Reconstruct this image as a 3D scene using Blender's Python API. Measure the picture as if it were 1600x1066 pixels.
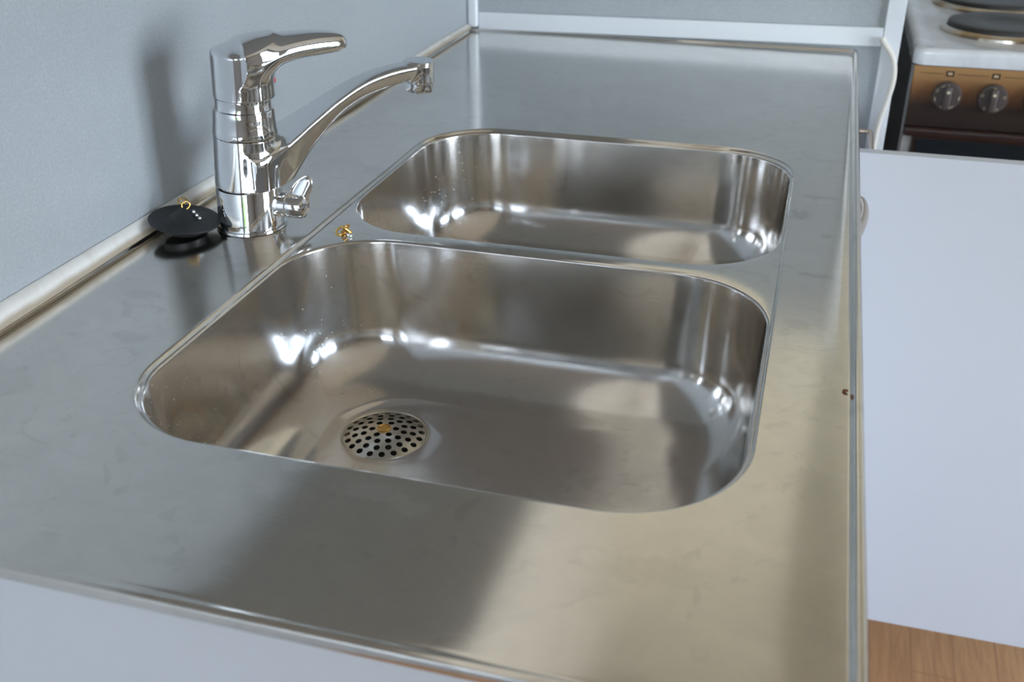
import bpy, bmesh, math, random
import numpy as np
from mathutils import Vector, Matrix, noise
PI = math.pi
C = bpy.context.scene.collection
for o in list(bpy.data.objects): bpy.data.objects.remove(o)
random.seed(4)

# ------------------------------------------------------------ camera
H = 0.90                      # worktop height above the floor
L = 1.3126                    # length of the worktop
sc = bpy.context.scene
def cam_axes(yaw, pitch, roll):
    f = Vector((math.sin(yaw)*math.cos(pitch), math.cos(yaw)*math.cos(pitch), -math.sin(pitch)))
    r = Vector((math.cos(yaw), -math.sin(yaw), 0)); d = f.cross(r)
    c, s = math.cos(roll), math.sin(roll)
    return (c*r + s*d), (-s*r + c*d), f
r_, d_, f_ = cam_axes(-0.28375, 0.48945, 0.0047)
cd = bpy.data.cameras.new('camera'); cam = bpy.data.objects.new('camera', cd); C.objects.link(cam)
m = Matrix((r_, -d_, -f_)).transposed().to_4x4()
m.translation = Vector((0.54395, -0.31549, H + 0.3436)); cam.matrix_world = m
cd.sensor_width = 36; cd.lens = 1626.75*36/1600; cd.clip_start = 0.02
cd.dof.use_dof = True; cd.dof.focus_distance = 0.86; cd.dof.aperture_fstop = 9.0
sc.camera = cam

# ------------------------------------------------------------ light and exposure
sc.view_settings.view_transform = 'Standard'; sc.view_settings.look = 'None'
sc.view_settings.gamma = 1; sc.view_settings.use_curve_mapping = False
sc.view_settings.exposure = 0.27
sc.cycles.use_denoising = True
sc.cycles.max_bounces = 10; sc.cycles.diffuse_bounces = 5; sc.cycles.glossy_bounces = 8
sc.cycles.caustics_reflective = True; sc.cycles.sample_clamp_indirect = 8; sc.cycles.blur_glossy = 0.3
w = bpy.data.worlds.new('sky'); sc.world = w; w.use_nodes = True
nt = w.node_tree; bg = nt.nodes['Background']
tc = nt.nodes.new('ShaderNodeTexCoord'); sx = nt.nodes.new('ShaderNodeSeparateXYZ'); cr = nt.nodes.new('ShaderNodeValToRGB')
nt.links.new(tc.outputs['Generated'], sx.inputs[0]); nt.links.new(sx.outputs['Z'], cr.inputs[0]); nt.links.new(cr.outputs[0], bg.inputs[0])
cr.color_ramp.elements[0].position = 0.0; cr.color_ramp.elements[0].color = (0.83, 0.92, 1.0, 1)
cr.color_ramp.elements[1].position = 0.7; cr.color_ramp.elements[1].color = (0.46, 0.66, 1.0, 1)
bg.inputs[1].default_value = 15.5
XR, YB, YF, ZC = 3.1, -2.9, 2.0, 2.55     # right wall, wall behind the camera, wall behind the stove, ceiling
WIN1 = (-0.42, 0.68, 0.32, 2.12)          # y0 y1 z0 z1 in the right wall
WIN2 = (0.30, 1.15, 0.80, 2.05)            # x0 x1 z0 z1 in the wall behind the camera
def portal(loc, rot, sx, sy):
    ld = bpy.data.lights.new('window_portal', 'AREA'); ld.shape = 'RECTANGLE'; ld.size = sx; ld.size_y = sy
    ld.cycles.is_portal = True
    o = bpy.data.objects.new('window_portal', ld); C.objects.link(o); o.location = loc; o.rotation_euler = rot
portal((XR+0.1, (WIN1[0]+WIN1[1])/2, (WIN1[2]+WIN1[3])/2), (0, PI/2, 0), WIN1[3]-WIN1[2], WIN1[1]-WIN1[0])
portal(((WIN2[0]+WIN2[1])/2, YB-0.1, (WIN2[2]+WIN2[3])/2), (PI/2, 0, 0), WIN2[1]-WIN2[0], WIN2[3]-WIN2[2])

# ------------------------------------------------------------ materials
def mat(name, color, rough=0.5, metal=0.0, spec=0.5, coat=0.0):
    m = bpy.data.materials.new(name); m.use_nodes = True
    b = m.node_tree.nodes['Principled BSDF']
    b.inputs['Base Color'].default_value = (*color, 1); b.inputs['Roughness'].default_value = rough
    b.inputs['Metallic'].default_value = metal; b.inputs['Specular IOR Level'].default_value = spec
    b.inputs['Coat Weight'].default_value = coat
    return m
class N:
    """small node helper"""
    def __init__(s, m): s.t = m.node_tree; s.b = s.t.nodes['Principled BSDF']
    def new(s, kind, **kw):
        n = s.t.nodes.new('ShaderNode'+kind)
        for k, v in kw.items(): setattr(n, k, v)
        return n
    def link(s, a, b): s.t.links.new(a, b)
    def coord(s, scale=(1, 1, 1), rot=(0, 0, 0), loc=(0, 0, 0)):
        tc = s.new('TexCoord'); mp = s.new('Mapping'); s.link(tc.outputs['Object'], mp.inputs[0])
        mp.inputs['Scale'].default_value = scale; mp.inputs['Rotation'].default_value = rot; mp.inputs['Location'].default_value = loc
        return mp.outputs[0]
    def noise(s, vec, scale, detail=3, rough=0.5, dist=0.0):
        n = s.new('TexNoise'); s.link(vec, n.inputs['Vector']); n.inputs['Scale'].default_value = scale
        n.inputs['Detail'].default_value = detail; n.inputs['Roughness'].default_value = rough; n.inputs['Distortion'].default_value = dist
        return n.outputs['Fac']
    def ramp(s, fac, stops, interp='LINEAR'):
        r = s.new('ValToRGB'); s.link(fac, r.inputs[0]); r.color_ramp.interpolation = interp
        e = r.color_ramp.elements
        while len(e) < len(stops): e.new(0.5)
        for q, (p, c) in zip(e, stops):
            q.position = p; q.color = (c, c, c, 1) if not hasattr(c, '__len__') else (*c, 1)
        return r.outputs[0]
    def math(s, op, a, b=0.0):
        n = s.new('Math', operation=op)
        for i, v in enumerate((a, b)):
            if isinstance(v, (int, float)): n.inputs[i].default_value = v
            else: s.link(v, n.inputs[i])
        return n.outputs[0]
    def mix(s, fac, a, b, blend='MIX'):
        n = s.new('Mix', data_type='RGBA', blend_type=blend)
        for i, v in ((0, fac), (6, a), (7, b)):
            if isinstance(v, (int, float)): n.inputs[i].default_value = v
            elif isinstance(v, tuple): n.inputs[i].default_value = (*v, 1)
            else: s.link(v, n.inputs[i])
        return n.outputs[2]
    def bump(s, h, strength, dist=0.001):
        n = s.new('Bump'); s.link(h, n.inputs['Height']); n.inputs['Strength'].default_value = strength; n.inputs['Distance'].default_value = dist
        s.link(n.outputs[0], s.b.inputs['Normal']); return n

def steel(name, base, r0, r1, grain, smudge=0.25, spots=0.0, wobble=0.0):
    m = mat(name, base, r0, 1.0); n = N(m)
    v = n.coord()
    big = n.noise(v, 9, 4, 0.6, 0.6)                 # hand-sized smudges
    mid = n.noise(v, 38, 5, 0.65, 1.2)
    fine = n.noise(n.coord(grain), 1.0, 3, 0.6)      # brushed grain
    s = n.math('ADD', n.math('MULTIPLY', big, 0.6), n.math('MULTIPLY', mid, 0.4))
    rg = n.ramp(s, [(0.35, r0), (0.68, r1)])
    if spots:
        vo = n.new('TexVoronoi'); n.link(v, vo.inputs['Vector']); vo.inputs['Scale'].default_value = 170; vo.inputs['Randomness'].default_value = 1
        sp = n.ramp(vo.outputs['Distance'], [(0.08, 1.0), (0.15, 0.0)])
        sp = n.math('MULTIPLY', sp, n.ramp(n.noise(n.coord(loc=(3, 1, 2)), 14, 3), [(0.50, 0.0), (0.60, 1.0)]))
        sxx = n.new('SeparateXYZ'); n.link(v, sxx.inputs[0])     # lime specks only on the wall-side end of the bowls
        sp = n.math('MULTIPLY', sp, n.ramp(n.math('ADD', n.math('MULTIPLY', sxx.outputs[0], 2.5), 0.5), [(0.08, 1.0), (0.28, 0.0)]))
        rg2 = n.math('ADD', rg, n.math('MULTIPLY', sp, spots)); n.link(rg2, n.b.inputs['Roughness'])
    else:
        n.link(rg, n.b.inputs['Roughness'])
    col = n.mix(n.ramp(s, [(0.38, 0.0), (0.62, smudge)]), base, tuple(c*0.80 for c in base))
    blot = n.ramp(n.noise(n.coord(loc=(7, 2, 5)), 26, 4, 0.55, 2.0), [(0.60, 0.0), (0.66, 1.0)])
    col = n.mix(n.math('MULTIPLY', blot, 0.24), col, tuple(c*0.62 for c in base))
    col = n.mix(n.math('MULTIPLY', n.ramp(fine, [(0.3, 0.0), (0.7, 1.0)]), 0.10), col, tuple(c*0.75 for c in base))
    if spots: col = n.mix(n.math('MULTIPLY', sp, 0.30), col, (0.86, 0.85, 0.82))
    n.link(col, n.b.inputs['Base Color'])
    h = n.math('ADD', n.math('MULTIPLY', fine, 0.12), n.math('MULTIPLY', n.noise(v, 14, 2), wobble))
    n.bump(h, 0.5, 0.0006)
    return m
M = {}
def marks(m, light, dark):
    """dried water marks: soft-edged irregular patches at given places (x, y, rx, ry, strength)"""
    n = N(m); src = n.b.inputs['Base Color'].links[0].from_socket
    tc = n.new('TexCoord'); sp = n.new('SeparateXYZ'); n.link(tc.outputs['Object'], sp.inputs[0])
    wob = n.noise(n.coord(), 55, 4, 0.65, 1.0)
    wob = n.math('MULTIPLY', n.math('SUBTRACT', wob, 0.5), 4.2)
    for lst, colr in ((light, (0.93, 0.92, 0.90)), (dark, (0.40, 0.39, 0.37))):
        tot = None
        for x, y, rx, ry, k in lst:
            dx = n.math('POWER', n.math('MULTIPLY', n.math('SUBTRACT', sp.outputs['X'], x), 1/rx), 2)
            dy = n.math('POWER', n.math('MULTIPLY', n.math('SUBTRACT', sp.outputs['Y'], y), 1/ry), 2)
            f = n.ramp(n.math('ADD', n.math('ADD', dx, dy), wob), [(0.35, k), (1.0, 0.0)])
            tot = f if tot is None else n.math('MAXIMUM', tot, f)
        src = n.mix(tot, src, colr)
    n.link(src, n.b.inputs['Base Color'])
LIGHT_MARKS = [(0.288, 0.137-0.012, 0.012, 0.007, 0.28), (0.338, 0.112, 0.026, 0.008, 0.30), (0.365, 0.105, 0.016, 0.007, 0.25), (0.290, 0.10, 0.020, 0.010, 0.12),
               (0.566, 0.36, 0.018, 0.020, 0.18), (0.560, 0.30, 0.014, 0.05, 0.12), (0.09, 0.23, 0.03, 0.05, 0.10)]
DARK_MARKS = [(0.548, 0.608, 0.010, 0.014, 0.45), (0.565, 0.475, 0.014, 0.006, 0.40), (0.556, 0.385, 0.012, 0.010, 0.25), (0.562, 0.66, 0.020, 0.006, 0.30), (0.570, 0.56, 0.006, 0.006, 0.4),
              (0.105, 0.235, 0.020, 0.010, 0.22), (0.070, 0.30, 0.020, 0.008, 0.20), (0.05, 0.16, 0.03, 0.02, 0.14), (0.13, 0.62, 0.02, 0.015, 0.2), (0.572, 0.18, 0.015, 0.03, 0.14), (0.50, 0.09, 0.03, 0.012, 0.12)]
M['top'] = steel('worktop_steel', (0.745, 0.72, 0.675), 0.09, 0.165, (22, 900, 22), 0.55, wobble=0.35)
M['bowl'] = steel('bowl_steel', (0.72, 0.70, 0.675), 0.12, 0.20, (60, 60, 900), 0.35, 0.25, wobble=0.4)
marks(M['top'], LIGHT_MARKS, DARK_MARKS)
nb = N(M['bowl']); tg = nb.new('Tangent', direction_type='RADIAL', axis='Z'); nb.link(tg.outputs[0], nb.b.inputs['Tangent'])
nb.b.inputs['Anisotropic'].default_value = 0.7; nb.b.inputs['Anisotropic Rotation'].default_value = 0.25
M['strain'] = mat('strainer_steel', (0.66, 0.64, 0.58), 0.24, 1)
M['chrome'] = mat('chrome', (0.80, 0.81, 0.825), 0.035, 1)
M['brass'] = mat('brass', (0.72, 0.45, 0.14), 0.25, 1)
M['rubber'] = mat('black_rubber', (0.018, 0.02, 0.022), 0.42)
M['dark'] = mat('dark_gap', (0.012, 0.011, 0.010), 0.7)
M['red'] = mat('red_mark', (0.7, 0.02, 0.03), 0.25)
M['blue'] = mat('blue_mark', (0.03, 0.1, 0.6), 0.25)
M['white'] = mat('white_trim', (0.80, 0.83, 0.86), 0.38)
M['panelwhite'] = mat('white_cabinet', (0.60, 0.625, 0.665), 0.42)
M['enamel'] = mat('white_enamel', (0.78, 0.80, 0.82), 0.16, coat=0.3)
M['black'] = mat('black_enamel', (0.012, 0.014, 0.016), 0.4)
M['cord'] = mat('cream_cord', (0.80, 0.76, 0.68), 0.5)
M['castiron'] = mat('cast_iron', (0.055, 0.053, 0.052), 0.45, 0.3)
M['glassdark'] = mat('oven_glass', (0.006, 0.009, 0.012), 0.08, coat=0.6)
M['ovenbrown'] = mat('brown_enamel', (0.035, 0.016, 0.012), 0.3)
M['print'] = mat('pale_print', (0.62, 0.52, 0.36), 0.5)
M['printdark'] = mat('dark_print', (0.03, 0.018, 0.012), 0.5)
M['cream'] = mat('cream_paint', (0.90, 0.83, 0.68), 0.8)
M['knob'] = mat('brown_knob', (0.085, 0.066, 0.060), 0.32)
M['handle'] = mat('handle_metal', (0.58, 0.50, 0.42), 0.25, 1)
M['green'] = mat('leaf_green', (0.10, 0.22, 0.03), 0.8)
M['earth'] = mat('pale_gravel', (0.30, 0.28, 0.26), 0.9)
# laminate wall: fine speckle
def laminate(name, c):
    m = mat(name, c, 0.42); n = N(m); v = n.coord()
    f = n.noise(v, 420, 3, 0.7); g = n.noise(v, 60, 3, 0.6)
    col = n.mix(n.ramp(f, [(0.35, 0.0), (0.65, 1.0)]), tuple(x*0.90 for x in c), tuple(min(1, x*1.08) for x in c))
    col = n.mix(n.math('MULTIPLY', n.ramp(g, [(0.35, 0.0), (0.7, 1.0)]), 0.35), col, tuple(x*0.90 for x in c))
    n.link(col, n.b.inputs['Base Color']); n.bump(f, 0.08, 0.0005)
    return m
M['lam'] = laminate('grey_blue_laminate', (0.415, 0.445, 0.463))
# sealing strip: cream with brownish grime blotches; tan foot paints the rim's warm reflection
m = mat('sealing_strip', (0.78, 0.75, 0.68), 0.45); n = N(m)
col = n.mix(n.ramp(n.noise(n.coord((1, 3, 1)), 16, 4, 0.6), [(0.50, 0.0), (0.75, 0.45)]), (0.84, 0.82, 0.77), (0.66, 0.59, 0.46))
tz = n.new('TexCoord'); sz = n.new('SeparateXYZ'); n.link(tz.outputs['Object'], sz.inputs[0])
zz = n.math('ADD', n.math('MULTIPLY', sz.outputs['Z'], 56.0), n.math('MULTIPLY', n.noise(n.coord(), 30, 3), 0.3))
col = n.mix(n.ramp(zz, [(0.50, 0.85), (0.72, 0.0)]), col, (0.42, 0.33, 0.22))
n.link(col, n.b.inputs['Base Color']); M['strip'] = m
# stove control panel: orange brown fading to dark brown (printed fade on the panel)
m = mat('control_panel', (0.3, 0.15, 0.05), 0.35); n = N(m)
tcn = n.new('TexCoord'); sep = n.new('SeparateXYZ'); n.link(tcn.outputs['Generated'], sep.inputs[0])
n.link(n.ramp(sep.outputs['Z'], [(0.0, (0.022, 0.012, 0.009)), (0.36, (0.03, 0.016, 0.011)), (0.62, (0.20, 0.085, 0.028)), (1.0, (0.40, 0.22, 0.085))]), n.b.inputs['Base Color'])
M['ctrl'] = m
# stove top stains
m = mat('stove_enamel', (0.78, 0.80, 0.82), 0.16, coat=0.3); n = N(m)
n.link(n.mix(n.ramp(n.noise(n.coord(), 13, 4, 0.6, 0.8), [(0.42, 0.0), (0.75, 0.6)]), (0.78, 0.80, 0.82), (0.50, 0.51, 0.52)), n.b.inputs['Base Color']); M['stovetop'] = m
# heat tinted chrome ring
m = mat('tinted_ring', (0.6, 0.5, 0.35), 0.2, 1); n = N(m)
n.link(n.ramp(n.noise(n.coord(), 18, 3), [(0.35, (0.75, 0.72, 0.66)), (0.6, (0.50, 0.38, 0.24)), (0.8, (0.1, 0.06, 0.04))]), n.b.inputs['Base Color']); M['ring'] = m
# oak laminate floor (boards run along x ... seen only at the lower right)
m = mat('oak_floor', (0.4, 0.22, 0.12), 0.38); n = N(m)
br = n.new('TexBrick'); n.link(n.coord(rot=(0, 0, PI/2+0.03)), br.inputs['Vector'])
br.inputs['Color1'].default_value = (0.60, 0.31, 0.145, 1); br.inputs['Color2'].default_value = (0.70, 0.40, 0.20, 1); br.inputs['Mortar'].default_value = (0.30, 0.15, 0.08, 1)
br.inputs['Scale'].default_value = 1; br.inputs['Brick Width'].default_value = 0.42; br.inputs['Row Height'].default_value = 0.065; br.inputs['Mortar Size'].default_value = 0.0006
g = n.noise(n.coord((90, 6, 1), (0, 0, 0.03)), 1.5, 4, 0.6, 0.6); g2 = n.noise(n.coord((40, 4, 1), (0, 0, 0.03)), 1.0, 3, 0.6, 1.5)
col = n.mix(n.math('MULTIPLY', n.ramp(g, [(0.4, 0.0), (0.65, 1.0)]), 0.5), br.outputs['Color'], (0.42, 0.20, 0.095))
col = n.mix(n.math('MULTIPLY', n.ramp(g2, [(0.52, 0.0), (0.6, 1.0)]), 0.35), col, (0.44, 0.22, 0.11))
n.link(col, n.b.inputs['Base Color']); M['oak'] = m

# ------------------------------------------------------------ mesh helpers
def link(name, me, m, parent=None, smooth=True, loc=None):
    o = bpy.data.objects.new(name, me); C.objects.link(o)
    for mm in (m if isinstance(m, (list, tuple)) else [m]): me.materials.append(mm)
    if smooth:
        me.polygons.foreach_set('use_smooth', [True]*len(me.polygons))
    if parent: o.parent = parent
    if loc is not None: o.location = loc
    return o
def mesh(name, verts, faces):
    me = bpy.data.meshes.new(name); me.from_pydata([tuple(v) for v in verts], [], faces); me.update(); return me
def tag(o, label=None, cat=None, group=None, kind=None):
    for k, v in (('label', label), ('category', cat), ('group', group), ('kind', kind)):
        if v: o[k] = v
    return o
def empty(name, loc=(0, 0, 0)):
    o = bpy.data.objects.new(name, None); C.objects.link(o); o.location = loc; o.empty_display_size = 0.05; return o
def auto(o, ang=35):
    me = o.data
    bm = bmesh.new(); bm.from_mesh(me)
    for e in bm.edges:
        e.smooth = not (len(e.link_faces) == 2 and e.calc_face_angle(0) > math.radians(ang))
    bm.to_mesh(me); bm.free(); return o
def box_bm(bm, x0, x1, y0, y1, z0, z1, bev=0.0, seg=2):
    r = bmesh.ops.create_cube(bm, size=1.0)
    for v in r['verts']:
        v.co = Vector(((x0+x1)/2 + v.co.x*(x1-x0), (y0+y1)/2 + v.co.y*(y1-y0), (z0+z1)/2 + v.co.z*(z1-z0)))
    if bev:
        es = list({e for v in r['verts'] for e in v.link_edges})
        bmesh.ops.bevel(bm, geom=es, offset=bev, segments=seg, affect='EDGES', profile=0.5)
def box(name, b, m, parent=None, bev=0.0, seg=2, rot=None):
    bm = bmesh.new(); box_bm(bm, *b, bev=bev, seg=seg)
    c = Vector(((b[0]+b[1])/2, (b[2]+b[3])/2, (b[4]+b[5])/2))
    if rot: bmesh.ops.rotate(bm, cent=c, matrix=rot, verts=bm.verts)
    me = bpy.data.meshes.new(name); bm.to_mesh(me); bm.free()
    o = link(name, me, m, parent, smooth=bool(bev))
    if bev:
        md = o.modifiers.new('wn', 'WEIGHTED_NORMAL'); md.keep_sharp = True
    return o
def lathe(name, prof, m, parent=None, seg=64, mtx=None, ang=32):
    vs, fs = [], []
    for r, z in prof:
        for k in range(seg): vs.append((max(r, 1e-5)*math.cos(2*PI*k/seg), max(r, 1e-5)*math.sin(2*PI*k/seg), z))
    for i in range(len(prof)-1):
        for k in range(seg):
            a, b = i*seg+k, i*seg+(k+1) % seg; fs.append((a, b, b+seg, a+seg))
    if prof[0][0] > 1e-4: fs.append(tuple(reversed(range(seg))))
    if prof[-1][0] > 1e-4: fs.append(tuple((len(prof)-1)*seg+k for k in range(seg)))
    me = mesh(name, vs, fs)
    bm = bmesh.new(); bm.from_mesh(me); bmesh.ops.remove_doubles(bm, verts=bm.verts, dist=3e-5); bmesh.ops.recalc_face_normals(bm, faces=bm.faces)
    if mtx is not None: bmesh.ops.transform(bm, matrix=mtx, verts=bm.verts)
    bm.to_mesh(me); bm.free()
    return auto(link(name, me, m, parent), ang)
def tube(name, pts, r, m, parent=None, seg=10, closed=False, sub=6, flat=1.0, cap=True):
    P = [Vector(p) for p in pts]
    if sub > 1:
        Q = []; n_ = len(P)
        rng = range(n_ if closed else n_-1)
        for i in rng:
            p0 = P[(i-1) % n_] if closed or i > 0 else P[0]*2-P[1]
            p1, p2 = P[i], P[(i+1) % n_]; p3 = P[(i+2) % n_] if closed or i+2 < n_ else P[-1]*2-P[-2]
            for k in range(sub):
                t = k/sub; Q.append(0.5*((2*p1)+(p2-p0)*t+(2*p0-5*p1+4*p2-p3)*t*t+(3*p1-p0-3*p2+p3)*t**3))
        if not closed: Q.append(P[-1])
        P = Q
    vs, fs = [], []; n_ = len(P); up = Vector((0, 0, 1))
    T0 = (P[1]-P[0]).normalized(); nrm = up.cross(T0)
    if nrm.length < 1e-3: nrm = Vector((1, 0, 0)).cross(T0)
    nrm.normalize()
    for i, p in enumerate(P):
        a = P[(i-1) % n_] if closed or i > 0 else P[0]; b = P[(i+1) % n_] if closed or i < n_-1 else P[-1]
        T = (b-a).normalized(); nrm = (nrm - T*nrm.dot(T)).normalized(); bn = T.cross(nrm)
        rr = r(i/(n_-1)) if callable(r) else r
        for k in range(seg):
            t = 2*PI*k/seg; vs.append(p + nrm*math.cos(t)*rr + bn*math.sin(t)*rr*flat)
    for i in range(n_ if closed else n_-1):
        for k in range(seg):
            a, b = i*seg+k, i*seg+(k+1) % seg; c = ((i+1) % n_)*seg
            fs.append((a, b, c+(k+1) % seg, c+k))
    if not closed and cap:
        fs.append(tuple(reversed(range(seg)))); fs.append(tuple((n_-1)*seg+k for k in range(seg)))
    return auto(link(name, mesh(name, vs, fs), m, parent), 50)
def rrect(x0, x1, y0, y1, r, n=16, s=24):
    """rounded rectangle, corner arcs of n steps, sides of s steps; always the same number of points"""
    pts = []
    cs = [(x1-r, y0+r, -PI/2), (x1-r, y1-r, 0), (x0+r, y1-r, PI/2), (x0+r, y0+r, PI)]
    for i, (cx, cy, a0) in enumerate(cs):
        arc = [(cx+r*math.cos(a0+PI/2*k/n), cy+r*math.sin(a0+PI/2*k/n)) for k in range(n+1)]
        pts += arc
        nx = cs[(i+1) % 4]; q = (nx[0]+r*math.cos(nx[2]), nx[1]+r*math.sin(nx[2])); p = arc[-1]
        pts += [(p[0]+(q[0]-p[0])*k/s, p[1]+(q[1]-p[1])*k/s) for k in range(1, s)]
    return pts
def rings_to_faces(count, n, base=0):
    return [(base+i*n+k, base+i*n+(k+1) % n, base+(i+1)*n+(k+1) % n, base+(i+1)*n+k) for i in range(count-1) for k in range(n)]

# ------------------------------------------------------------ room shell
def wall_with_hole(name, axis, pos, thick, a0, a1, z0, z1, hole, m):
    bm = bmesh.new(); h0, h1, g0, g1 = hole
    for (p0, p1, q0, q1) in ((a0, h0, z0, z1), (h1, a1, z0, z1), (h0, h1, z0, g0), (h0, h1, g1, z1)):
        if axis == 'x': box_bm(bm, pos, pos+thick, p0, p1, q0, q1)
        else: box_bm(bm, p0, p1, pos, pos+thick, q0, q1)
    me = bpy.data.meshes.new(name); bm.to_mesh(me); bm.free()
    return tag(link(name, me, m, smooth=False), kind='structure')
M['wallshade'] = mat('grey_beige_paint', (0.44, 0.42, 0.39), 0.85)
M['rearwall'] = mat('beige_paint', (0.38, 0.36, 0.335), 0.85)
tag(box('floor', (-0.12, XR+0.12, YB-0.12, YF+0.12, -0.1, 0), M['oak']), kind='structure')
tag(box('ceiling', (-0.12, XR+0.12, YB-0.12, YF+0.12, ZC, ZC+0.1), M['cream']), kind='structure')
tag(box('wall_left', (-0.12, 0, YB, YF, 0, ZC), M['lam']), kind='structure')
wall_with_hole('wall_right', 'x', XR, 0.12, YB, YF, 0, ZC, WIN1, M['wallshade'])
wall_with_hole('wall_rear', 'y', YB-0.12, 0.12, -0.12, XR+0.12, 0, ZC, WIN2, M['rearwall'])
tag(box('wall_front', (-0.12, XR+0.12, YF, YF+0.12, 0, H+0.5), mat('pale_grey_paint', (0.60, 0.63, 0.66), 0.6)), kind='structure')
tag(box('wall_front_upper', (-0.12, XR+0.12, YF, YF+0.12, H+0.5, ZC), M['cream']), kind='structure')
# partition at the far end of the worktop: grey laminate below, cream paint above
tag(box('wall_back', (0.0, 0.634, L, L+0.022, 0, H+0.47), M['lam']), kind='structure')
tag(box('wall_back_upper', (0.0, 0.634, L, L+0.022, H+0.47, ZC), M['cream']), kind='structure')
def window(name, axis, pos, r):
    bm = bmesh.new(); a0, a1, z0, z1 = r; t = 0.05
    mid = (a0+a1)/2
    for (p0, p1, q0, q1) in ((a0, a0+t, z0, z1), (a1-t, a1, z0, z1), (a0+t, a1-t, z0, z0+t), (a0+t, a1-t, z1-t, z1), (mid-t/2, mid+t/2, z0+t, z1-t)):
        if axis == 'x': box_bm(bm, pos, pos+0.05, p0, p1, q0, q1)
        else: box_bm(bm, p0, p1, pos, pos+0.05, q0, q1)
    me = bpy.data.meshes.new(name); bm.to_mesh(me); bm.free()
    tag(link(name, me, M['white'], smooth=False), kind='structure')
window('window_1', 'x', XR+0.03, WIN1); window('window_2', 'y', YB-0.08, WIN2)
# trims on the partition
tag(box('trim_1', (0.0006, 0.017, L-0.012, L, H+0.0045, H+0.469), M['white'], bev=0.004, seg=3), kind='structure')          # upright in the corner
bar = box('trim_2', (0.0175, 0.6305, L-0.006, L-0.0005, H+0.0015, H+0.0285), M['white'], bev=0.0012)
for v in bar.data.vertices: v.co.z += (v.co.x-0.017)/0.61*0.0062
tag(bar, kind='structure')                                                                            # long bar just above the steel
tag(box('trim_3', (0.6312, 0.6565, L-0.006, L+0.024, H-0.149, H+0.469), M['white'], bev=0.0015), kind='structure')         # upright on the free end

# ------------------------------------------------------------ worktop with twin bowls
worktop = empty('sink_worktop', (0, 0, H))
tag(worktop, 'brushed stainless steel worktop with two built-in sink bowls along grey laminate wall', 'sink')
OX0, OX1, OY0, OY1, OR = 0.139, 0.536, 0.132, 0.792, 0.080
BIG = (0.1391, 0.5359, 0.1321, 0.461); SMALL = (0.1391, 0.5359, 0.476, 0.7919)
FZ = -0.130; DZ = -0.0030
vs, fs = [], []
n_ = len(rrect(0, 1, 0, 1, .1))
def ring_add(vs, pts, z): vs += [(x, y, z) for x, y in pts]
# outer rim rolls from underside to the flat
outer = [(0.0040, -0.0052), (0.0010, -0.0050), (0.0002, -0.0040), (0.0, -0.0015), (0.0004, 0.0012), (0.0016, 0.0026), (0.0036, 0.0031), (0.0052, 0.0028), (0.0064, 0.0020), (0.0072, 0.0006), (0.0080, -0.0002), (0.0092, -0.0006), (0.0108, -0.0004), (0.0125, 0.0)]
for o_, z in outer:
    ring_add(vs, rrect(0.0008+o_, 0.600-o_, 0.0+o_, L-0.004-o_, max(0.008-o_*0.5, 0.002)), z)
fs += rings_to_faces(len(outer), n_)
rim_last = (len(outer)-1)*n_
# inner recess rings
base = len(vs)
inner = [(-0.0045, 0.0), (-0.0030, 0.0)] + [(-0.0030+0.0030*math.sin(math.radians(62)*k/6), -0.0030*(1-math.cos(math.radians(62)*k/6))) for k in range(1, 7)] + [(0.0004, DZ)]
for o_, z in inner: ring_add(vs, rrect(OX0+o_, OX1-o_, OY0+o_, OY1-o_, OR-o_), z)
fs += rings_to_faces(len(inner), n_, base)
# flat between rim and recess: subdivided radial bands so the sheet can be slightly wavy
a = [Vector(vs[rim_last+k]) for k in range(n_)]; b = [Vector(vs[base+k]) for k in range(n_)]
NB = 10; prev = rim_last
for j in range(1, NB):
    st = len(vs)
    for k in range(n_): vs.append(tuple(a[k].lerp(b[k], j/NB)))
    fs += [(prev+k, prev+(k+1) % n_, st+(k+1) % n_, st+k) for k in range(n_)]
    prev = st
fs += [(prev+k, prev+(k+1) % n_, base+(k+1) % n_, base+k) for k in range(n_)]
def sag(x, y, z):
    # the sheet dips very slightly towards its front edge
    if x <= 0.545: return z
    d = 0.33*(min(x, 0.5885)-0.545)**2
    if x > 0.5905: d *= max(0.0, 1-(x-0.5905)/0.005)
    return z-d*min(1, max(0, (y-0.02)/0.05), max(0, (L-0.02-y)/0.05))
vs = [(x, y, sag(x, y, z)) for x, y, z in vs]
me = mesh('counter_sheet', vs, fs)
sheet = link('counter_sheet', me, M['top'], worktop)
md = sheet.modifiers.new('wn', 'WEIGHTED_NORMAL'); md.weight = 80
# dark sealant line in the groove along the front edge and near the far end
# deck (divider level) with two bowl holes
LIP = 0.0026
def rim_y(x, B, far):
    r = 0.080; cx = min(max(x, B[0]+r), B[1]-r); d = math.sqrt(max(r*r-(x-cx)**2, 0))
    return B[3]-r+d if far else B[2]+r-d
xs_ = []
NX = 140
for k in range(NX+1):
    t = k/NX; t = 0.5-0.5*math.cos(PI*t); xs_.append(OX0+0.0003+(OX1-OX0-0.0006)*t)
vs, MR = [], 14
for x in xs_:
    ya, yb = rim_y(x, BIG, True)-0.0004, rim_y(x, SMALL, False)+0.0004
    for j in range(MR+1):
        t = j/MR; t = 0.5-0.5*math.cos(PI*t); y = ya+(yb-ya)*t
        da, db = y-ya, yb-y
        z = DZ + 0.0006 - 0.0006*max(0, 1-da/0.016)**2 - 0.0006*max(0, 1-db/0.012)**2
        edge = min(abs(x-OX0), abs(x-OX1)); z = DZ+(z-DZ)*min(1, edge/0.01)
        vs.append((x, y, z))
q = MR+1
fs = [(i*q+j, (i+1)*q+j, (i+1)*q+j+1, i*q+j+1) for i in range(NX) for j in range(MR)]
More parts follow.
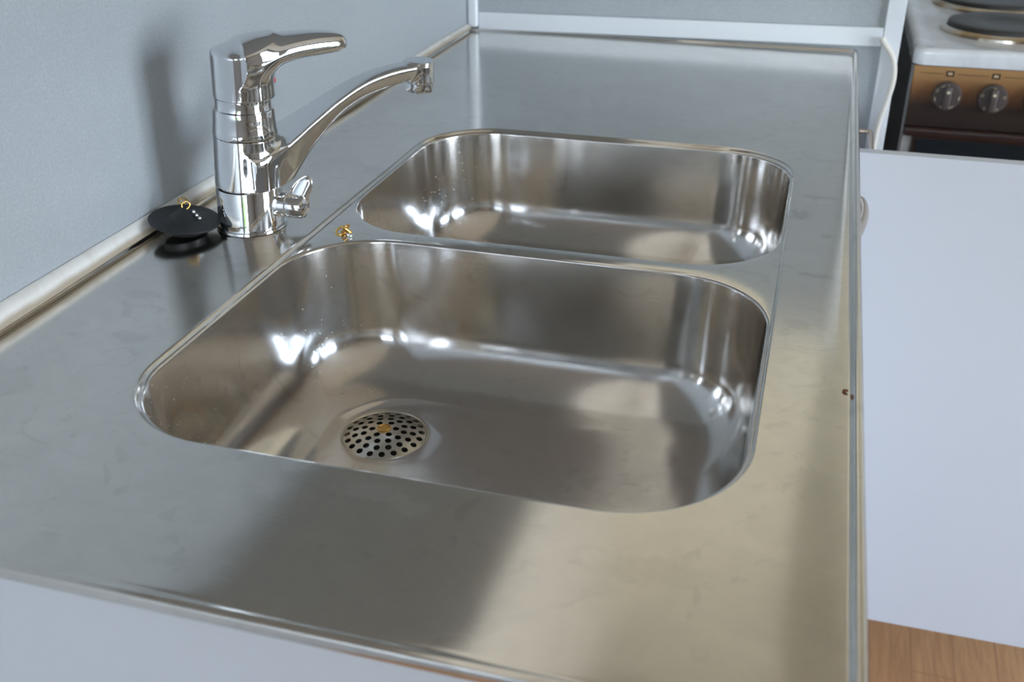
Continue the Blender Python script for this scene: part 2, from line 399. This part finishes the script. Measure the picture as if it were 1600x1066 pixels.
link('divider', mesh('divider', vs, fs), M['top'], worktop)
# bowls
def bowl(name, B, drain, thing_parent):
    x0, x1, y0, y1 = B; mx, my = (x0+x1)/2, (y0+y1)/2
    vs = []; prof = []
    for k in range(0, 8):
        t = PI/2*k/7; prof.append((LIP*math.sin(t), DZ - LIP*(1-math.cos(t))))
    zt, zb, rf = DZ-LIP, FZ+0.004, 0.048
    o_at = lambda z: LIP + (zt-z)*0.055
    for k in range(1, 9): z = zt + (zb+rf-zt)*k/8; prof.append((o_at(z), z))
    o0 = o_at(zb+rf)
    for k in range(1, 15):
        t = PI/2*k/14; prof.append((o0+rf*(1-math.cos(t))*1.0, zb+rf*(1-math.sin(t))))
    for o_, z in prof:
        ring_add(vs, rrect(x0+o_, x1-o_, y0+o_, y1-o_, max(0.080-o_*0.36, 0.03)), z)
    # floor: blend last ring to drain circle
    last = vs[-n_:]; ol, _ = prof[-1]
    cx, cy, dr = drain
    K = 14
    for j in range(1, K+1):
        t = j/K
        for k in range(n_):
            px, py, pz = last[k]
            ang = math.atan2(py-cy, px-cx); qx, qy = cx+dr*math.cos(ang), cy+dr*math.sin(ang)
            vs.append((px+(qx-px)*t, py+(qy-py)*t, pz + (FZ-pz)*(1-(1-t)**2)))
    # drain recess
    for r_, z in ((dr-0.0012, FZ-0.0006), (dr-0.002, FZ-0.003), (dr-0.003, FZ-0.012), (dr-0.012, FZ-0.022)):
        for k in range(n_):
            px, py, pz = last[k]; ang = math.atan2(py-cy, px-cx); vs.append((cx+r_*math.cos(ang), cy+r_*math.sin(ang), z))
    cnt = len(vs)//n_
    fs = rings_to_faces(cnt, n_)
    fs.append(tuple((cnt-1)*n_+k for k in range(n_)))
    return link(name, mesh(name, [(x-mx, y-my, z) for x, y, z in vs], fs), M['bowl'], thing_parent, loc=(mx, my, 0))
DR = (0.239, 0.3515, 0.0365)
bowl('bowl', BIG, DR, worktop)
bowl('bowl', SMALL, (0.239, 0.520, 0.0365), worktop)

# strainer: domed perforated plate
def strainer(cx, cy, label):
    R_, dome = 0.0345, 0.0065
    holes = []
    for ring, (rr, cnt, ph) in enumerate(((0.0098, 6, 0.25), (0.0170, 12, 0.1), (0.0242, 16, 0.33), (0.0308, 20, 0.0))):
        for k in range(cnt):
            t = 2*PI*(k+ph)/cnt; holes.append((rr*math.cos(t), rr*math.sin(t)))
    bm = bmesh.new()
    def lp(c, r, n):
        v = [bm.verts.new((c[0]+r*math.cos(2*PI*k/n), c[1]+r*math.sin(2*PI*k/n), 0)) for k in range(n)]
        return [bm.edges.new((v[i], v[(i+1) % n])) for i in range(n)]
    e = lp((0, 0), R_, 72)
    for h in holes: e += lp(h, 0.0026, 14)
    bmesh.ops.triangle_fill(bm, edges=e, use_beauty=True)
    ext = bmesh.ops.extrude_face_region(bm, geom=list(bm.faces))
    for v in ext['geom']:
        if isinstance(v, bmesh.types.BMVert): v.co.z -= 0.0010
    bmesh.ops.recalc_face_normals(bm, faces=bm.faces)
    for v in bm.verts:
        r2 = v.co.x**2+v.co.y**2; v.co.z += dome*(1-r2/R_**2)
    me = bpy.data.meshes.new('strainer'); bm.to_mesh(me); bm.free()
    s = empty('sink_strainer', (cx, cy, H+FZ-0.0005)); tag(s, label, 'strainer')
    auto(link('perforated_cap', me, M['strain'], s), 40)
    b_ = lathe('centre_screw', [(0.0058, dome-0.0012), (0.0058, dome+0.0006), (0.0046, dome+0.0011), (0.0042, dome+0.0004), (0.0, dome+0.0004)], M['brass'], s, 28); b_['label'] = 'brass coloured centre screw'
    lathe('rim_ring', [(0.0362, -0.0015), (0.0364, 0.0004), (0.0356, 0.0008), (0.0347, 0.0002), (0.0345, -0.002)], M['strain'], s, 72)
    d = lathe('hole_shade', [(0.0338, -0.0024), (0.0240, 0.0008), (0.0120, 0.0034), (0.0, 0.0042)], M['dark'], s, 48); d['label'] = 'black sheet painting the shade inside the strainer holes'  # black sheet close under the cap, puts shade into the holes
strainer(DR[0], DR[1], 'domed perforated steel strainer with brass centre in the larger near bowl')

# sealing strip along the left wall
prof = [(0.0008, 0.0034), (0.0092, 0.0034), (0.0086, 0.0048), (0.0076, 0.0066), (0.0068, 0.0115), (0.0042, 0.0158), (0.0008, 0.0172)]
vs = []; ns = 60
for i in range(ns+1):
    y = 0.002 + (L-0.016)*i/ns
    s = 1.0 + 0.12*math.sin(y*9)+0.05*math.sin(y*31)
    hz = 1.10 - 0.62*y/L
    for x, z in prof: vs.append((x*s if x > 0.002 else x, y, 0.0042+(z-0.0042)*hz))
fs = []; k_ = len(prof)
for i in range(ns):
    for k in range(k_): fs.append((i*k_+k, i*k_+(k+1) % k_, (i+1)*k_+(k+1) % k_, (i+1)*k_+k))
fs += [tuple(range(k_)), tuple(reversed(range(ns*k_, ns*k_+k_)))]
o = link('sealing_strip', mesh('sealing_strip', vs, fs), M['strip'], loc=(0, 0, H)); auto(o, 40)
bm = bmesh.new(); bm.from_mesh(o.data); bmesh.ops.recalc_face_normals(bm, faces=bm.faces); bm.to_mesh(o.data); bm.free()
tag(o, 'cream sealing strip with brown grime blotches and a painted tan rim reflection where the wall meets the steel worktop', 'strip')

# ------------------------------------------------------------ implicit surfaces for the smooth chrome castings
def smin(a, b, k):
    h = np.clip(0.5+0.5*(b-a)/k, 0, 1); return b*(1-h)+a*h-k*h*(1-h)
def smax(a, b, k): return -smin(-a, -b, k)
def surface(name, f, lo, hi, h, m, parent, mtx=None):
    """surface nets on a grid, projected to f=0, with normals from the gradient"""
    xs = [np.arange(lo[i], hi[i]+h, h) for i in range(3)]
    X, Y, Z = np.meshgrid(*xs, indexing='ij'); F = f(X, Y, Z); ins = F < 0
    nx, ny, nz = F.shape
    acc = np.zeros((nx-1, ny-1, nz-1, 3)); cnt = np.zeros((nx-1, ny-1, nz-1))
    crosses = []
    for ax in range(3):
        s0 = [slice(None)]*3; s1 = [slice(None)]*3; s0[ax] = slice(0, -1); s1[ax] = slice(1, None)
        A, B = F[tuple(s0)], F[tuple(s1)]; cr = (A < 0) != (B < 0)
        idx = np.argwhere(cr); t = A[cr]/(A[cr]-B[cr])
        P = idx.astype(float); P[:, ax] += t
        o1, o2 = [a for a in range(3) if a != ax]
        for d1 in (0, -1):
            for d2 in (0, -1):
                c = idx.copy(); c[:, o1] += d1; c[:, o2] += d2
                ok = np.all((c >= 0) & (c < np.array([nx-1, ny-1, nz-1])), axis=1)
                np.add.at(acc, tuple(c[ok].T), P[ok]); np.add.at(cnt, tuple(c[ok].T), 1)
        crosses.append((ax, idx, A[cr] < 0))
    cells = np.argwhere(cnt > 0); vid = -np.ones(cnt.shape, int); vid[tuple(cells.T)] = np.arange(len(cells))
    V = acc[tuple(cells.T)]/cnt[tuple(cells.T)][:, None]*h + np.array([x[0] for x in xs])
    def grad(V):
        e = 1e-5; g = np.zeros_like(V)
        for i in range(3):
            d = np.zeros(3); d[i] = e
            g[:, i] = (f(*(V+d).T)-f(*(V-d).T))/(2*e)
        return g
    for _ in range(4):
        g = grad(V); v = f(*V.T); st = v[:, None]*g/np.maximum((g*g).sum(1), 1e-6)[:, None]
        ln = np.linalg.norm(st, axis=1); st *= np.minimum(1, h*0.5/np.maximum(ln, 1e-9))[:, None]; V = V-st
    faces = []
    for ax, idx, inside in crosses:
        o1, o2 = [(1, 2), (2, 0), (0, 1)][ax]
        q = []
        for d1, d2 in ((0, 0), (-1, 0), (-1, -1), (0, -1)):
            c = idx.copy(); c[:, o1] += d1; c[:, o2] += d2; q.append(c)
        ok = np.all([np.all((c >= 0) & (c < np.array([nx-1, ny-1, nz-1])), axis=1) for c in q], axis=0)
        Q = np.stack([vid[tuple(c[ok].T)] for c in q], 1); ii = inside[ok]
        Q[~ii] = Q[~ii][:, ::-1]; faces += Q.tolist()
    g = grad(V); g /= np.maximum(np.linalg.norm(g, axis=1), 1e-9)[:, None]
    if mtx is not None:
        R3 = np.array(mtx.to_3x3()); V = V@R3.T+np.array(mtx.translation); g = g@R3.T
    me = mesh(name, V, faces); o = link(name, me, m, parent)
    me.normals_split_custom_set_from_vertices([tuple(x) for x in g])
    return o
def interp(s, xs, ys):
    """smooth piecewise curve (Catmull style through cubic Hermite)"""
    xs = np.array(xs, float); ys = np.array(ys, float); m_ = np.gradient(ys, xs)
    sc_ = np.clip(s, xs[0], xs[-1]); i = np.clip(np.searchsorted(xs, sc_)-1, 0, len(xs)-2)
    h = xs[i+1]-xs[i]; t = (sc_-xs[i])/h
    return (2*t**3-3*t**2+1)*ys[i]+(t**3-2*t**2+t)*h*m_[i]+(-2*t**3+3*t**2)*ys[i+1]+(t**3-t**2)*h*m_[i+1]

# ------------------------------------------------------------ mixer tap
tap = empty('mixer_tap', (0.0791, 0.4532, H+0.0002)); 
tag(tap, 'chrome single-lever kitchen mixer tap with curved spout behind the sink bowls', 'tap')
TILT = Matrix.Rotation(math.radians(3.3), 4, 'Y')
SHEAR = Matrix.Identity(4); SHEAR[0][2] = math.tan(math.radians(3.3))
lathe('base', [(0.0, 0.0), (0.0302, 0.0), (0.0308, 0.0008), (0.0304, 0.0022), (0.0290, 0.0030), (0.0286, 0.0040), (0.0286, 0.0370), (0.0281, 0.0380), (0.0268, 0.0384), (0.0, 0.0384)], M['chrome'], tap, 96, SHEAR)
g_ = lathe('joint_ring', [(0.0, 0.0380), (0.0272, 0.0380), (0.0272, 0.0392), (0.0, 0.0392)], M['dark'], tap, 64, TILT)
g_['label'] = 'dark joint line between base and spout'
az = math.radians(57)
def f_spout(S, W, Z):
    Rb = 0.0286 - (Z-0.039)*0.045
    body = np.maximum(np.hypot(S, W)-Rb, np.maximum(0.0388-Z, Z-0.0835))
    ss = np.clip(S, 0.0, 0.183)
    zt = interp(ss, [0, .03, .06, .088, .115, .143, .172, .195], [.0650, .0775, .0912, .1042, .1145, .1202, .1218, .1208])
    zb = interp(ss, [0, .022, .035, .047, .060, .074, .094, .115, .143, .172, .195], [.000, .011, .0275, .0430, .0583, .0713, .0868, .0965, .1027, .1060, .1065])
    aw = interp(ss, [0, .03, .06, .088, .115, .143, .172, .195], [.0275, .0245, .0185, .0147, .0130, .0126, .0130, .0134])
    hh = np.maximum(zt-zb, 0.004)
    wa = np.abs(W/aw)
    side = wa**2.7 - (Z-zb)/hh
    side = side/np.sqrt((2.7*wa**1.7/aw)**2+(1/hh)**2)
    sp = smax(side, (Z-zt+(W/aw)**2*0.0012)*0.92, 0.0035)
    over = np.maximum(S-0.183, 0)
    sp = np.where(S > 0.183, np.hypot(np.maximum(sp, 0), over)+np.minimum(sp, 0), sp)
    sp = np.maximum(sp, -S-0.005)
    head = np.maximum(np.hypot(S-0.1835, W)-0.0142, np.abs(Z-0.1135)-0.0098)
    sp = smin(sp, head, 0.004)
    u = smin(body, sp, 0.011)
    u = smax(u, 0.0390-Z, 0.0008)
    # keep the seat for the collar free
    return smax(u, -np.maximum(np.hypot(S, W)-0.0266, 0.0835-Z), 0.001)
mz = TILT@Matrix.Rotation(az, 4, 'Z')
surface('spout', f_spout, (-0.036, -0.034, 0.034), (0.206, 0.034, 0.130), 0.00125, M['chrome'], tap, mz)
hc = mz@Matrix.Translation((0.1835, 0, 0))
lathe('aerator', [(0.0, 0.0965), (0.0095, 0.0965), (0.0104, 0.0945), (0.0122, 0.0945), (0.0128, 0.0955), (0.0128, 0.1028), (0.0120, 0.1036), (0.0, 0.1036)], M['chrome'], tap, 64, hc)
# collar with waist
lathe('collar', [(0.0, 0.0836), (0.0252, 0.0836), (0.0270, 0.0842), (0.0274, 0.0858), (0.0266, 0.0900), (0.0258, 0.1000), (0.0256, 0.1052), (0.0251, 0.1066), (0.0238, 0.1072), (0.0234, 0.1085), (0.0234, 0.1160), (0.0, 0.1165)], M['chrome'], tap, 96, TILT)
al = math.radians(42)
def f_lever(S, W, Z):
    r = np.hypot(S, W)
    sc_ = np.clip(S, -0.030, 0.0935)
    top = interp(sc_, [-.030, -.012, 0, .02, .041, .063, .080, .0935], [.1530, .1600, .1630, .1655, .1668, .1668, .1648, .1600]) - (W/0.027)**2*0.0085
    dt = (Z-top)*0.96
    cap = smax(np.maximum(r-0.0256+(Z-0.116)*0.012, 0.1165-Z), dt, 0.0030)
    cap = smax(cap, 0.1165-Z, 0.0012)
    sl = np.clip(S, 0.0, 0.0935)
    zb = interp(sl, [0, .02, .030, .041, .063, .080, .0935], [.131, .1362, .1414, .1448, .1476, .1494, .1530]) + (W/0.02)**2*0.004
    aw = interp(sl, [0, .015, .03, .045, .063, .080, .0935], [.0252, .0248, .0226, .0196, .0164, .0132, .0095])
    lv = smax(np.abs(W)-aw, (zb-Z)*0.9, 0.008)
    lv = smax(lv, dt, 0.0085)
    lv = smax(np.maximum(lv, -S), S-0.0922, 0.009)
    return smin(cap, lv, 0.010)
ml = TILT@Matrix.Translation((0.0016, 0, 0))@Matrix.Rotation(al, 4, 'Z')
lever = surface('lever', f_lever, (-0.032, -0.032, 0.110), (0.099, 0.032, 0.168), 0.001, M['chrome'], tap, ml)
for k, (mm, dy) in enumerate((('red', -0.0022), ('blue', 0.0022))):
    mk = TILT@Matrix.Translation((0.0016, 0, 0))@Matrix.Rotation(al+dy/0.027, 4, 'Z')@Matrix.Translation((0.0258, 0, 0.1285))@Matrix.Rotation(PI/2, 4, 'Y')
    mm_o = lathe('temperature_mark', [(0.0, -0.001), (0.0022, -0.001), (0.0022, 0.0006), (0.0, 0.0009)], M[mm], lever, 20, mk)
    mm_o['label'] = mm+' temperature mark'
# shut-off valve on the side of the base
av = math.radians(8)
mv = TILT@Matrix.Rotation(av, 4, 'Z')@Matrix.Translation((0, 0, 0.0225))@Matrix.Rotation(PI/2, 4, 'Y')
valve = lathe('valve_stub', [(0.0, 0.020), (0.0108, 0.020), (0.0108, 0.0335), (0.0100, 0.0345), (0.0100, 0.0352), (0.0110, 0.0360), (0.0112, 0.0470), (0.0100, 0.0500), (0.0070, 0.0515), (0.0062, 0.0500), (0.0030, 0.0505), (0.0, 0.0512)], M['chrome'], tap, 64, mv)
def f_blade(S, W, Z):
    # wing lever rising from the knob
    t = np.clip(Z/0.024, 0, 1)
    cx = 0.004*t; W = W+0.011*t; aw = 0.0100-0.0042*t**2; th = 0.0038-0.0014*t
    e = 2.2
    q = (np.abs((W)/aw)**e+np.abs((S-cx)/th)**e+1e-12)**(1/e)
    b = (q-1)*th
    b = smax(np.maximum(b, -Z-0.002), Z-0.0225+ (W/0.009)**2*0.005, 0.004)
    return b
mb = TILT@Matrix.Rotation(av, 4, 'Z')@Matrix.Translation((0.0420, 0, 0.0275))@Matrix.Rotation(math.radians(88), 4, 'Z')
surface('valve_lever', f_blade, (-0.010, -0.024, -0.006), (0.016, 0.014, 0.030), 0.0008, M['chrome'], valve, mb)

# ------------------------------------------------------------ rubber plug on the worktop
PX, PY = 0.0318, 0.4205
plug = empty('sink_plug', (PX, PY, H+0.0012)); tag(plug, 'round black rubber sink plug lying beside the tap base', 'plug')
plug.rotation_euler = (math.radians(0), math.radians(8), 0)
lathe('stopper', [(0.0, 0.0018), (0.0165, 0.0018), (0.0185, 0.0030), (0.0205, 0.0085), (0.0285, 0.0095), (0.0301, 0.0104), (0.0306, 0.0114), (0.0300, 0.0122), (0.0240, 0.0126), (0.0135, 0.0132), (0.0118, 0.0140), (0.0030, 0.0225), (0.0018, 0.0235), (0.0, 0.0237)], M['rubber'], plug, 72)
def ring_pts(c, r, ax1, ax2, n=14):
    c, a, b = Vector(c), Vector(ax1).normalized(), Vector(ax2).normalized()
    return [c+a*r*math.cos(2*PI*k/n)+b*r*math.sin(2*PI*k/n) for k in range(n)]
o = tube('split_ring', ring_pts((0.0015, 0.0, 0.0252), 0.0034, (1, 0.4, 0.1), (0.0, 0.3, 1)), 0.0008, M['brass'], plug, 8, True, 2); o['label'] = 'brass split ring'
o = tube('split_ring', ring_pts((-0.0035, 0.0030, 0.0270), 0.0036, (1, 0.5, 0.1), (-0.3, 0.8, 0.3)), 0.0008, M['brass'], plug, 8, True, 2); o['label'] = 'brass split ring'
def bead(c, r, parent):
    bm = bmesh.new(); bmesh.ops.create_uvsphere(bm, u_segments=16, v_segments=10, radius=r); bmesh.ops.translate(bm, vec=Vector(c), verts=bm.verts)
    me = bpy.data.meshes.new('chain_bead'); bm.to_mesh(me); bm.free(); o = link('chain_bead', me, M['chrome'], parent); o['label'] = 'silver chain bead'
for c in ((0.0085, 0.0005, 0.0205), (0.0118, 0.0000, 0.0182), (0.0152, -0.0010, 0.0165)): bead(c, 0.0017, plug)
# loose chain end on the divider
coup = empty('chain_coupling', (0.1650, 0.4600, H+DZ)); tag(coup, 'small brass chain coupling with silver beads on the strip between the bowls', 'chain')
tube('split_ring', ring_pts((-0.003, 0.0015, 0.0030), 0.0046, (1, 0.2, 0.1), (0, 0.85, 0.45)), 0.0009, M['brass'], coup, 8, True, 2)
tube('split_ring', ring_pts((0.0005, 0.002, 0.0050), 0.0042, (0.5, 0.3, 0.8), (0.1, 1, -0.2)), 0.0008, M['brass'], coup, 8, True, 2)
lathe('clasp', [(0.0, -0.0045), (0.0017, -0.0045), (0.0020, -0.003), (0.0020, 0.003), (0.0014, 0.0045), (0.0, 0.0045)], M['brass'], coup, 18, Matrix.Translation((0.0030, 0.0, 0.0045))@Matrix.Rotation(math.radians(40), 4, 'X')@Matrix.Rotation(math.radians(-30), 4, 'Y'))
for c in ((0.0055, -0.0035, 0.0020), (0.0082, -0.0050, 0.0018)): bead(c, 0.0018, coup)

# small crumb caught in the groove
bm = bmesh.new(); bmesh.ops.create_icosphere(bm, subdivisions=3, radius=1)
for v in bm.verts:
    k = 1+0.35*noise.noise(v.co*2.3); v.co = Vector((v.co.x*0.0018*k, v.co.y*0.0012*k, 0.0009+v.co.z*0.0010*k))
me = bpy.data.meshes.new('crumb'); bm.to_mesh(me); bm.free()
tag(link('crumb', me, mat('crumb_brown', (0.20, 0.07, 0.03), 0.7), loc=(0.5885, 0.2960, H-0.0007)), 'tiny reddish brown crumb on the front edge of the steel worktop', 'crumb')

# ------------------------------------------------------------ base cabinets under the worktop
cab = empty('base_cabinet', (0, 0, 0)); tag(cab, 'white base cabinet under the near end of the steel worktop', 'cabinet')
def part(name, b, m, par, **k): return box(name, b, m, par, **k)
part('side_panel', (0.002, 0.584, 0.003, 0.021, 0.10, H-0.0060), M['panelwhite'], cab, bev=0.001)
part('plinth', (0.02, 0.53, 0.03, 0.925, 0.0, 0.099), M['panelwhite'], cab)
part('back_panel', (0.002, 0.012, 0.022, 0.925, 0.10, H-0.0060), M['panelwhite'], cab)
part('floor_panel', (0.0125, 0.58, 0.022, 0.925, 0.10, 0.118), M['panelwhite'], cab)
part('side_panel', (0.002, 0.584, 0.926, 0.943, 0.10, H-0.0060), M['panelwhite'], cab, bev=0.001)
for y0, y1 in ((0.004, 0.470), (0.474, 0.942)):
    part('door', (0.5845, 0.594, y0, y1, 0.12, H-0.014), M['panelwhite'], cab, bev=0.001)
hd = tube('handle', [(0.592, 0.690, H-0.060), (0.597, 0.700, H-0.060), (0.6065, 0.735, H-0.060), (0.6120, 0.775, H-0.060), (0.6125, 0.805, H-0.060), (0.608, 0.824, H-0.060), (0.592, 0.828, H-0.060)], 0.0050, M['handle'], cab, 12, sub=5, flat=1.6)
hd['label'] = 'curved metal bow handle'
cab2 = empty('base_cabinet', (0, 0, 0)); tag(cab2, 'white base cabinet under the far end of the worktop, its wide door standing open', 'cabinet')
part('side_panel', (0.002, 0.584, 0.945, 0.962, 0.10, H-0.0060), M['panelwhite'], cab2, bev=0.001)
part('side_panel', (0.002, 0.584, 1.286, 1.304, 0.10, H-0.0060), M['panelwhite'], cab2, bev=0.001)
part('back_panel', (0.002, 0.012, 0.963, 1.285, 0.10, H-0.0060), M['panelwhite'], cab2)
part('floor_panel', (0.0125, 0.58, 0.963, 1.285, 0.10, 0.118), M['panelwhite'], cab2)
part('plinth', (0.02, 0.53, 0.945, 1.304, 0.0, 0.099), M['panelwhite'], cab2)
part('drawer_front', (0.5845, 0.594, 0.963, 1.300, H-0.12, H-0.014), M['panelwhite'], cab2, bev=0.001)
part('door', (0.596, 0.990, 0.944, 0.961, H-0.742, H-0.040), M['panelwhite'], cab2, bev=0.0012)
hd = tube('handle', [(0.592, 1.103, H-0.060), (0.606, 1.103, H-0.060), (0.6205, 1.1025, H-0.060), (0.6235, 1.098, H-0.060), (0.6235, 1.060, H-0.060), (0.6235, 1.000, H-0.060), (0.6205, 0.976, H-0.060), (0.592, 0.975, H-0.060)], 0.0030, M['handle'], cab2, 10, sub=4)
hd['label'] = 'square wire handle'

# wall cabinet above (seen only mirrored in the steel)
wc = empty('wall_cabinet', (0, 0, 0)); tag(wc, 'wall cabinet above the worktop, seen only as a dark reflection in the steel', 'cabinet')
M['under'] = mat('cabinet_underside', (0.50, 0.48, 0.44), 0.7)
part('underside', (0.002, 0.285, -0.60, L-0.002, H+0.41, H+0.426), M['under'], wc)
part('body', (0.002, 0.285, -0.60, L-0.002, H+0.4265, H+1.16), mat('beige_cabinet', (0.80, 0.73, 0.62), 0.5), wc)

# cord
o = tube('power_cord', [(0.6300, L-0.0115, H+0.022), (0.6330, L-0.0118, H+0.0165), (0.6400, L-0.0118, H+0.0080), (0.6480, L-0.0118, H-0.0040), (0.6535, L-0.0118, H-0.0220), (0.6540, L-0.0118, H-0.0450), (0.6490, L-0.0118, H-0.0760), (0.6440, L-0.0118, H-0.1050), (0.6425, L-0.0118, H-0.1400), (0.6425, L-0.0118, H-0.2600)], 0.0042, M['cord'], None, 12)
tag(o, 'cream power cord hanging in front of the white upright trim', 'cord')

# ------------------------------------------------------------ stove
SY, SX0, SX1 = 1.3420, 0.6800, 1.1800
st = empty('stove', (0, 0, 0)); tag(st, 'white electric stove with brown control panel and black sides', 'stove')
part('body', (SX0+0.002, SX1-0.002, SY+0.012, 1.94, 0.06, H-0.024), M['black'], st)
# pressed top with raised rim
vs = []; rr = [(0.003, -0.024), (0.0, -0.022), (0.0, -0.006), (0.002, -0.001), (0.007, 0.0015), (0.014, 0.001), (0.024, -0.003), (0.030, -0.004)]
for o_, z in rr: ring_add(vs, rrect(SX0+o_, SX1-o_, SY-0.002+o_, 1.945-o_, 0.016+o_*0.3, 10, 20), z)
nn = len(vs)//len(rr); fs = rings_to_faces(len(rr), nn); fs.append(tuple((len(rr)-1)*nn+k for k in range(nn))); fs.append(tuple(reversed(range(nn))))
me = mesh('hob_top', vs, fs); hob = link('hob_top', me, M['stovetop'], st, loc=(0, 0, H+0.001))
hob.modifiers.new('wn', 'WEIGHTED_NORMAL')
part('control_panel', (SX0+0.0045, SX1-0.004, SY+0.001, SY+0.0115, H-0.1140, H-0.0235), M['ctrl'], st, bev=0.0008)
part('side_trim', (SX0+0.0005, SX0+0.0035, SY, SY+0.0115, 0.10, H-0.0235), M['chrome'], st)
# lower brown lip, bulging
bm = bmesh.new(); box_bm(bm, SX0+0.004, SX1-0.004, SY-0.007, SY+0.011, H-0.1290, H-0.1145, 0.005, 4)
me = bpy.data.meshes.new('lip'); bm.to_mesh(me); bm.free(); link('panel_lip', me, M['ovenbrown'], st)
od = part('oven_door', (SX0+0.020, SX1-0.012, SY+0.001, SY+0.0115, 0.20, H-0.1300), M['ovenbrown'], st, bev=0.001)
part('oven_window', (SX0+0.026, SX1-0.018, SY-0.0005, SY+0.0008, 0.26, H-0.1330), M['glassdark'], od)
hg = part('door_edge', (SX0+0.0045, SX0+0.0190, SY+0.004, SY+0.0115, H-0.50, H-0.1300), mat('grey_enamel', (0.30, 0.29, 0.27), 0.4), st); hg['label'] = 'grey door edge'
def plate(cx, cy, r, label):
    lathe('trim_ring', [(r+0.011, -0.0030), (r+0.0105, 0.0005), (r+0.007, 0.0035), (r+0.003, 0.0050), (r+0.001, 0.004), (r+0.001, 0.0)], M['ring'], st, 64, Matrix.Translation((cx, cy, H)))
    p = lathe('hotplate', [(r, -0.002), (r, 0.0085), (r-0.002, 0.0110), (r-0.012, 0.0118), (r*0.42, 0.0112), (r*0.36, 0.0095), (r*0.30, 0.0085), (0.0, 0.0085)], M['castiron'], st, 64, Matrix.Translation((cx, cy, H)), 50)
    p['label'] = label
plate(0.826, 1.530, 0.088, 'front left round black cast-iron hotplate')
plate(0.846, 1.770, 0.105, 'rear left round black cast-iron hotplate')
def knob(cx, cz, kind):
    k = lathe('knob', [(0.0, 0.0), (0.0205, 0.0), (0.0212, 0.004), (0.0205, 0.0105), (0.0190, 0.0125), (0.0, 0.0130)], M['knob'], st, 48, Matrix.Translation((cx, SY+0.0005, cz))@Matrix.Rotation(PI/2, 4, 'X'))
    # grip ridge
    bm = bmesh.new(); box_bm(bm, cx-0.0050, cx+0.0050, SY-0.0215, SY-0.0115, cz-0.0175, cz+0.0165, 0.0028, 3)
    me = bpy.data.meshes.new('grip'); bm.to_mesh(me); bm.free(); link('grip', me, M['knob'], k)
    # pointer dot
    d = lathe('pointer_dot', [(0.0, 0.0), (0.0024, 0.0), (0.0022, 0.0006), (0.0, 0.0007)], M['print'], k, 16, Matrix.Translation((cx, SY-0.0214, cz+0.0085))@Matrix.Rotation(PI/2, 4, 'X'))
    # printed scale on the rim of the dial
    bm = bmesh.new()
    def slab(r, a, w_, h_, hollow=False):
        m4 = Matrix.Translation((cx, SY-0.0128, cz))@Matrix.Rotation(a, 4, 'Y')@Matrix.Translation((0, 0, r))
        def q(x0, x1, z0, z1):
            n0 = len(bm.verts); box_bm(bm, x0, x1, -0.0002, 0.0003, z0, z1)
            bm.verts.ensure_lookup_table(); bmesh.ops.transform(bm, matrix=m4, verts=bm.verts[n0:])
        if hollow:
            t = 0.0005
            q(-w_/2, w_/2, h_/2-t, h_/2); q(-w_/2, w_/2, -h_/2, -h_/2+t); q(-w_/2, -w_/2+t, -h_/2+t, h_/2-t); q(w_/2-t, w_/2, -h_/2+t, h_/2-t)
        else: q(-w_/2, w_/2, -h_/2, h_/2)
    if kind == 'temp':
        slab(0.0165, 0, 0.0012, 0.0022)
        for a in (-28, 95, 150, 200, 255, 300):      # short rows of digits
            for s_ in (-1, 0, 1): slab(0.0168, math.radians(a+s_*6.5), 0.0011, 0.0020, True)
    else:
        slab(0.0165, 0, 0.0016, 0.0022)
        for a in (75, 150, 215, 290): slab(0.0160, math.radians(a), 0.0036, 0.0036, True)
    me = bpy.data.meshes.new('dial_marks'); bm.to_mesh(me); bm.free(); link('dial_marks', me, M['print'], k, smooth=False)
KX = (0.7355, 0.7985)
knob(KX[0], H-0.0640, 'temp'); knob(KX[1], H-0.0640, 'mode'); knob(0.862, H-0.0640, 'mode')
for x in KX+(0.862,):
    bm = bmesh.new()
    zc = H-0.0330
    for b_ in ((x-0.0055, x+0.0055, zc+0.0025, zc+0.0040), (x-0.0055, x+0.0055, zc-0.0040, zc-0.0025), (x-0.0055, x-0.0035, zc-0.0025, zc+0.0025), (x+0.0035, x+0.0055, zc-0.0025, zc+0.0025)):
        box_bm(bm, b_[0], b_[1], SY+0.0005, SY+0.0012, b_[2], b_[3])
    me = bpy.data.meshes.new('symbol'); bm.to_mesh(me); bm.free(); link('symbol', me, M['printdark'], st, smooth=False)
    part('symbol_centre', (x-0.003, x+0.003, SY+0.0005, SY+0.0012, zc-0.0010, zc+0.0010), M['print'], st)
bm = bmesh.new(); zc = H-0.0335
xs_ = [SX0+0.014, KX[0]-0.010, KX[0]+0.010, KX[1]-0.010, KX[1]+0.010, 0.852, 0.872, 0.95]
for a_, b_ in zip(xs_[::2], xs_[1::2]): box_bm(bm, a_, b_, SY+0.0005, SY+0.0012, zc-0.0003, zc+0.0003)
me = bpy.data.meshes.new('printed_line'); bm.to_mesh(me); bm.free(); link('printed_line', me, M['printdark'], st, smooth=False)

# ------------------------------------------------------------ outside the windows
tag(box('ground', (-12, 14, -14, 10, -0.9, -0.6), M['earth']), kind='structure')
bm = bmesh.new(); bmesh.ops.create_icosphere(bm, subdivisions=5, radius=1)
for v in bm.verts:
    n3 = noise.noise(v.co*4)*0.25+noise.noise(v.co*11)*0.1
    v.co = Vector((v.co.x*(2.2), v.co.y*0.8, v.co.z*1.5))*(1+n3)+Vector((-0.9, -6.5, 0.5))
me = bpy.data.meshes.new('garden_bush'); bm.to_mesh(me); bm.free()
tag(link('garden_bush', me, M['green']), 'green bush in the garden outside, mirrored in the tap', 'bush')
